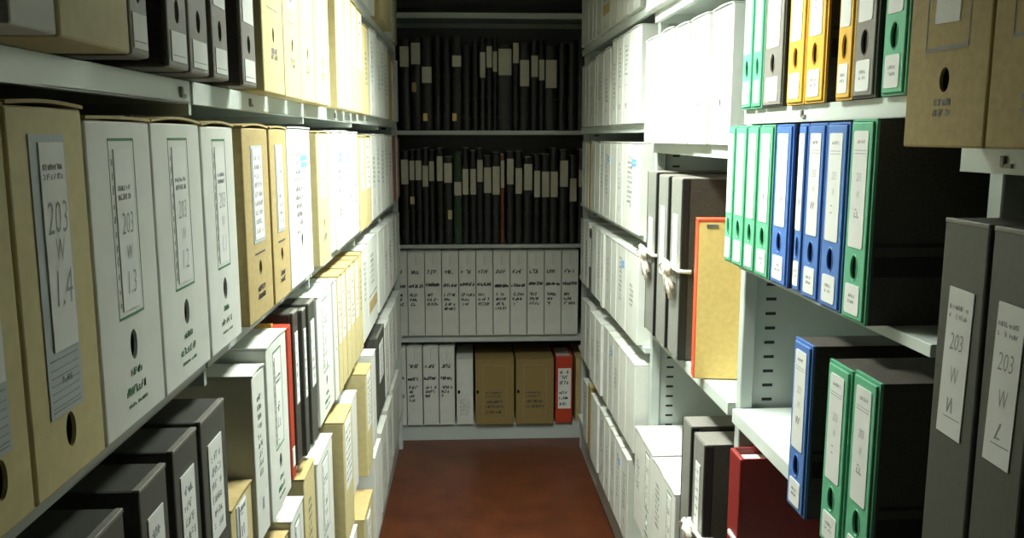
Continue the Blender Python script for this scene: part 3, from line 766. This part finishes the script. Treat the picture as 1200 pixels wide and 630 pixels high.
# the middle bay on the right: tall portfolios, an ochre box file, white boxes with clear tops
RZ = -PI / 2 + TILT
portfolio((.572, 2.355, 1.062), RZ, .128, .505, .34, 'black portfolio with white label beside the ochre box file, nearest of the upper three', (.42, .80), .50, 1)
portfolio((.568, 2.500, 1.062), RZ, .130, .505, .34, 'black portfolio with white label, middle one of the upper three', (.42, .82), None, 2)
portfolio((.565, 2.650, 1.062), RZ, .128, .510, .34, 'black portfolio, farthest of the upper three, against the white boxes', (.44, .72), .50, 3)
portfolio((.572, 2.040, .372), RZ, .108, .555, .34, 'black portfolio with white label beside the red folder under the ochre box', (.55, .88), .56, 4)
portfolio((.570, 2.155, .372), RZ, .095, .560, .34, 'black portfolio between white boxes and the nearest lower portfolio', None, None, 5)
t = thing('box_file', (.572, 2.137, 1.062), RZ - .14, 'tall ochre box file with red edges standing beside the black portfolios', 'box file')
hw, h, d = .022, .412, .28
obj('file_body', bx(-hw + .002, hw, .003, d, 0, h - .003, bev=.0015), 'ochre', t)
obj('red_edging', bx(-hw, hw - .0005, 0, .005, 0, h, bev=.0015), 'orange', t, 'red-orange front edge')
obj('lid', bx(-hw, hw + .001, 0, d + .001, h - .006, h + .002, bev=.001), 'orange', t, 'red-orange top')
bm = bmesh.new(); box(bm, hw, hw + .002, .022, .05, h - .020, h - .012); obj('catch', bm, 'ring', t)
for i, (a, b_, hh) in enumerate(((2.655, 2.782, .33), (2.50, 2.652, .332), (2.345, 2.497, .328), (2.212, 2.342, .33))):
    archive_box((.556, (a + b_) / 2, .372), RZ, b_ - a - .002, hh, .34, 'w', 'frame' if i % 2 else '', True,
                'white archive box with bare top, %s from the lower portfolios' % ('fourth', 'third', 'second', 'first')[i], 'box', 'white boxes beside the lower portfolios', random.Random(50 + i))
# red folder under the lower binder shelf
t = thing('lever_clasp_folder', (.556, 1.71, .50), RZ, 'glossy red folder with white clasp standing under the lower right binder shelf', 'folder')
w, h, d = .07, .515, .32; hw = w / 2
obj('spine', bx(-hw, hw, 0, .012, 0, h, bev=.004, seg=2), 'red', t)
obj('board', bx(-hw, -hw + .004, .008, d, 0, h, bev=.001), 'red', t); obj('board', bx(hw - .004, hw, .008, d, 0, h, bev=.001), 'red', t)
obj('paper_block', bx(-hw + .006, hw - .006, .02, d - .02, .004, h - .015), 'pages', t)
bm = bmesh.new()
for z in (.30, .325): box(bm, -hw * .5, hw + .004, -.004, .004, z, z + .012, bev=.002)
obj('clasp', bm, 'paper', t, 'white metal clasp')
obj('crease_line', bx(hw - .0005, hw + .0007, .01, d - .01, .265, .270), 'ink', t)
# the low plinth the red folder stands on is the shelf of its bay; loose papers on the binder shelf
t = thing('paper_stack', (.70, 1.645, 1.056), RZ, 'loose white sheets with a green folder lying on the lower right binder shelf', 'papers')
obj('sheets', bx(-.15, .16, -.045, .20, 0, .006), 'paper', t)
obj('green_folder', bx(-.18, .20, .06, .24, .006, .012, bev=.001), 'green', t, 'thin green folder')

# ------------------------------------------------------------------ shelving
def tray(bm, x0, x1, d, z, lip):
    """a steel shelf seen from its front (y=0): deck, folded front lip and return, rear lip"""
    box(bm, x0, x1, .001, d, z - .003, z - .0005)
    box(bm, x0, x1, 0, .0025, z - lip, z - .0005, bev=.0008)
    box(bm, x0, x1, 0, .014, z - lip, z - lip + .002)
    box(bm, x0, x1, d - .002, d, z - lip, z - .0005)
    for x in (x0, x1 - .002): box(bm, x, x + .002, .002, d, z - lip, z - .001)

def panel(bm, x, z0, z1, d, slots=True, y0=0.):
    """slotted end panel with a folded front edge"""
    box(bm, x - .015, x + .015, y0, y0 + .03, z0, z1, bev=.002)
    box(bm, x - .004, x + .004, y0 + .03, d, z0, z1)
    box(bm, x - .015, x + .015, d - .03, d, z0, z1, bev=.002)
    if slots:
        for yy in (y0 + .055, d - .06):
            z = z0 + .05
            while z < z1 - .05:
                for s in (-1, 1):
                    box(bm, x + s * .0042 - .0003, x + s * .0042 + .0003, yy, yy + .024, z, z + .007, mi=1)
                z += .034

def clips(name, parent, pts):
    for x, z in pts:
        bm = bmesh.new(); box(bm, x - .004, x + .004, -.004, .001, z - .022, z - .010, bev=.001); box(bm, x - .002, x + .016, -.003, .001, z - .024, z - .019)
        obj(name, bm, 'spinegrey', parent)

# left rack: local x runs along the aisle, front at world x = -.372
t = thing('shelving_rack', (-.382, 0, 0), PI / 2, 'grey steel shelving rack along the left side of the aisle', 'shelving')
DEP = .40
for z in (.226, .608, .99, 1.372, 1.755, 2.135, 2.52):
    for a, b_ in ((-.38, .39), (.39, 1.21), (1.21, 2.01), (2.01, 2.81), (2.81, 3.61), (3.61, 4.455)):
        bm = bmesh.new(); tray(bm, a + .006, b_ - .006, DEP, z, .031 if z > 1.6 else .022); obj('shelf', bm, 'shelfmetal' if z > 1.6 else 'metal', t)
    for a in (.39, 1.21, 2.01, 2.81, 3.61):
        obj('shelf_bracket', bx(a - .0055, a + .0055, .003, DEP, z - .046, z - .002), 'metal', t)
for a in (-.40, 4.472):
    bm = bmesh.new(); panel(bm, a, 0, 2.54, DEP); obj('end_panel', bm, ['metal', 'slotmetal'], t)
bm = bmesh.new(); box(bm, -.39, 4.46, DEP + .002, DEP + .01, .02, 2.52); obj('back_panel', bm, 'metal', t)
for a in (.39, 1.21, 2.01, 2.81, 3.61): obj('rear_post', bx(a - .02, a + .02, DEP - .016, DEP + .002, 0, 2.52), 'metal', t)
obj('plinth', bx(-.38, 4.455, .02, .035, 0, .19), 'metal', t)
clips('shelf_clip', t, ((1.165, 1.755), (1.52, 1.755), (2.45, 1.755)))

# right rack, turned by under a degree; local x runs back towards the camera
t = thing('shelving_rack', (.63, 0, 0), RZ, 'grey steel shelving rack with slotted panels along the right side of the aisle', 'shelving')
BAYS = {(-.4, 1.07): (.37, 1.06, 1.668, 2.068, 2.50), (1.07, 1.9): (.10, .498, 1.056, 1.405, 1.738, 2.10, 2.50), (1.9, 2.8): (.372, 1.06, 1.66, 2.068, 2.50), (2.8, 4.42): (.205, .585, .965, 1.345, 1.725, 2.11, 2.50)}
for (a, b_), zs in BAYS.items():
    for z in zs:
        parts = [(a, b_)] if b_ - a < 1.5 else [(a, 3.6), (3.6, b_)]
        for p, q in parts:
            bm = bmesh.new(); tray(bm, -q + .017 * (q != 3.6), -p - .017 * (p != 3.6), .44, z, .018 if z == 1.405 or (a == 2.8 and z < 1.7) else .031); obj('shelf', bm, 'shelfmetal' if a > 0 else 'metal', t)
for a in (-.42, 1.07, 1.9, 2.8, 4.437):
    bm = bmesh.new(); panel(bm, -a, 0, 2.52, .44, y0={1.07: .06}.get(a, .018) if a > 0 else 0); obj('end_panel' if a in (-.42, 4.437) else 'divider_panel', bm, ['metal', 'slotmetal'], t)
obj('back_panel', bx(-4.43, .41, .442, .45, .02, 2.52), 'metal', t)
obj('plinth', bx(-4.41, .40, .02, .035, 0, .17), 'metal', t)
clips('shelf_clip', t, ((-1.56, 1.738), (-.965, 1.668)))

# back rack across the end of the aisle
t = thing('shelving_rack', (0, 4.60, 0), 0, 'dark steel shelving rack across the far end of the aisle', 'shelving')
for z, lip in ((.094, .10), (.602, .042), (1.102, .022), (1.712, .024), (2.318, .03)):
    bm = bmesh.new(); tray(bm, -.66, .80, .42, z, lip - .001); obj('shelf', bm, 'metal', t)
for a in (-.68, .82):
    bm = bmesh.new(); panel(bm, a, 0, 2.40, .42); obj('end_panel', bm, ['metal', 'slotmetal'], t)
obj('back_panel', bx(-.67, .81, .422, .43, .02, 2.40), 'dark', t)

# ------------------------------------------------------------------ room
def struct(name, bm, m):
    o = obj(name, bm, m); o['kind'] = 'structure'; return o
struct('floor', bx(-1.0, 1.3, -1.3, 5.3, -.06, 0), 'floor')
struct('ceiling', bx(-1.0, 1.3, -1.3, 5.3, 2.72, 2.80), 'plaster')
struct('wall_left', bx(-1.08, -1.0, -1.3, 5.3, -.06, 2.80), 'plaster')
struct('wall_right', bx(1.3, 1.38, -1.3, 5.3, -.06, 2.80), 'plaster')
struct('wall_back', bx(-1.08, 1.38, 5.3, 5.38, -.06, 2.80), 'plaster')
struct('wall_front', bx(-1.08, 1.38, -1.38, -1.3, -.06, 2.80), 'plaster')

# ------------------------------------------------------------------ light: one fluorescent fitting above the aisle
def fitting(LX, LY, LZ, watts, label):
    t = thing('ceiling_lamp', (LX, LY, LZ), 0, label, 'lamp')
    bm = bmesh.new(); box(bm, -.10, .10, -.74, .74, .03, .10, bev=.01)
    for s in (-1, 1): box(bm, s * .10 - .002, s * .10 + .002, -.74, .74, -.042, .05)
    obj('lamp_housing', bm, 'lampmetal', t)
    obj('diffuser', bx(-.09, .09, -.72, .72, .012, .03, bev=.004), 'lit', t, 'lit white diffuser')
    bm = bmesh.new()
    for k in range(19): box(bm, -.098, .098, -.72 + .08 * k - .001, -.72 + .08 * k + .001, -.038, .006)  # unseen cross blades, added to cut the light towards both aisle ends
    obj('baffle', bm, 'baffle', t, 'added light-cutting cross louvre')
    bm = bmesh.new()
    for y in (-.5, .5): box(bm, -.006, .006, y - .006, y + .006,       .095, .445)
    obj('hanger', bm, 'lampmetal', t)
    ld = bpy.data.lights.new('lamp_light', 'AREA'); ld.shape = 'RECTANGLE'; ld.size = .18; ld.size_y = 1.43
    ld.energy = watts; ld.color = (.94, 1, .91)
    lo = bpy.data.objects.new('lamp_light', ld); C.objects.link(lo); lo.location = (LX, LY, LZ + .008)
fitting(.12, 2.28, 2.29, 95, 'fluorescent ceiling lamp hanging above the middle of the aisle')

W = bpy.data.worlds.new('dark_room'); S.world = W; W.use_nodes = True
W.node_tree.nodes['Background'].inputs[0].default_value = (.02, .022, .02, 1)

# ------------------------------------------------------------------ camera
cd = bpy.data.cameras.new('camera'); cam = bpy.data.objects.new('camera', cd); C.objects.link(cam)
cd.sensor_width = 36; cd.lens = 30; cd.clip_start = .05
cam.location = (0, 0, 1.68)
p = math.atan(.155); psi = math.atan(.048 * math.cos(p))
cam.rotation_euler = (PI / 2 - p, 0, -psi)
S.camera = cam
vs = S.view_settings
vs.view_transform = 'Standard'; vs.look = 'None'; vs.gamma = 1; vs.exposure = .12; vs.use_curve_mapping = False
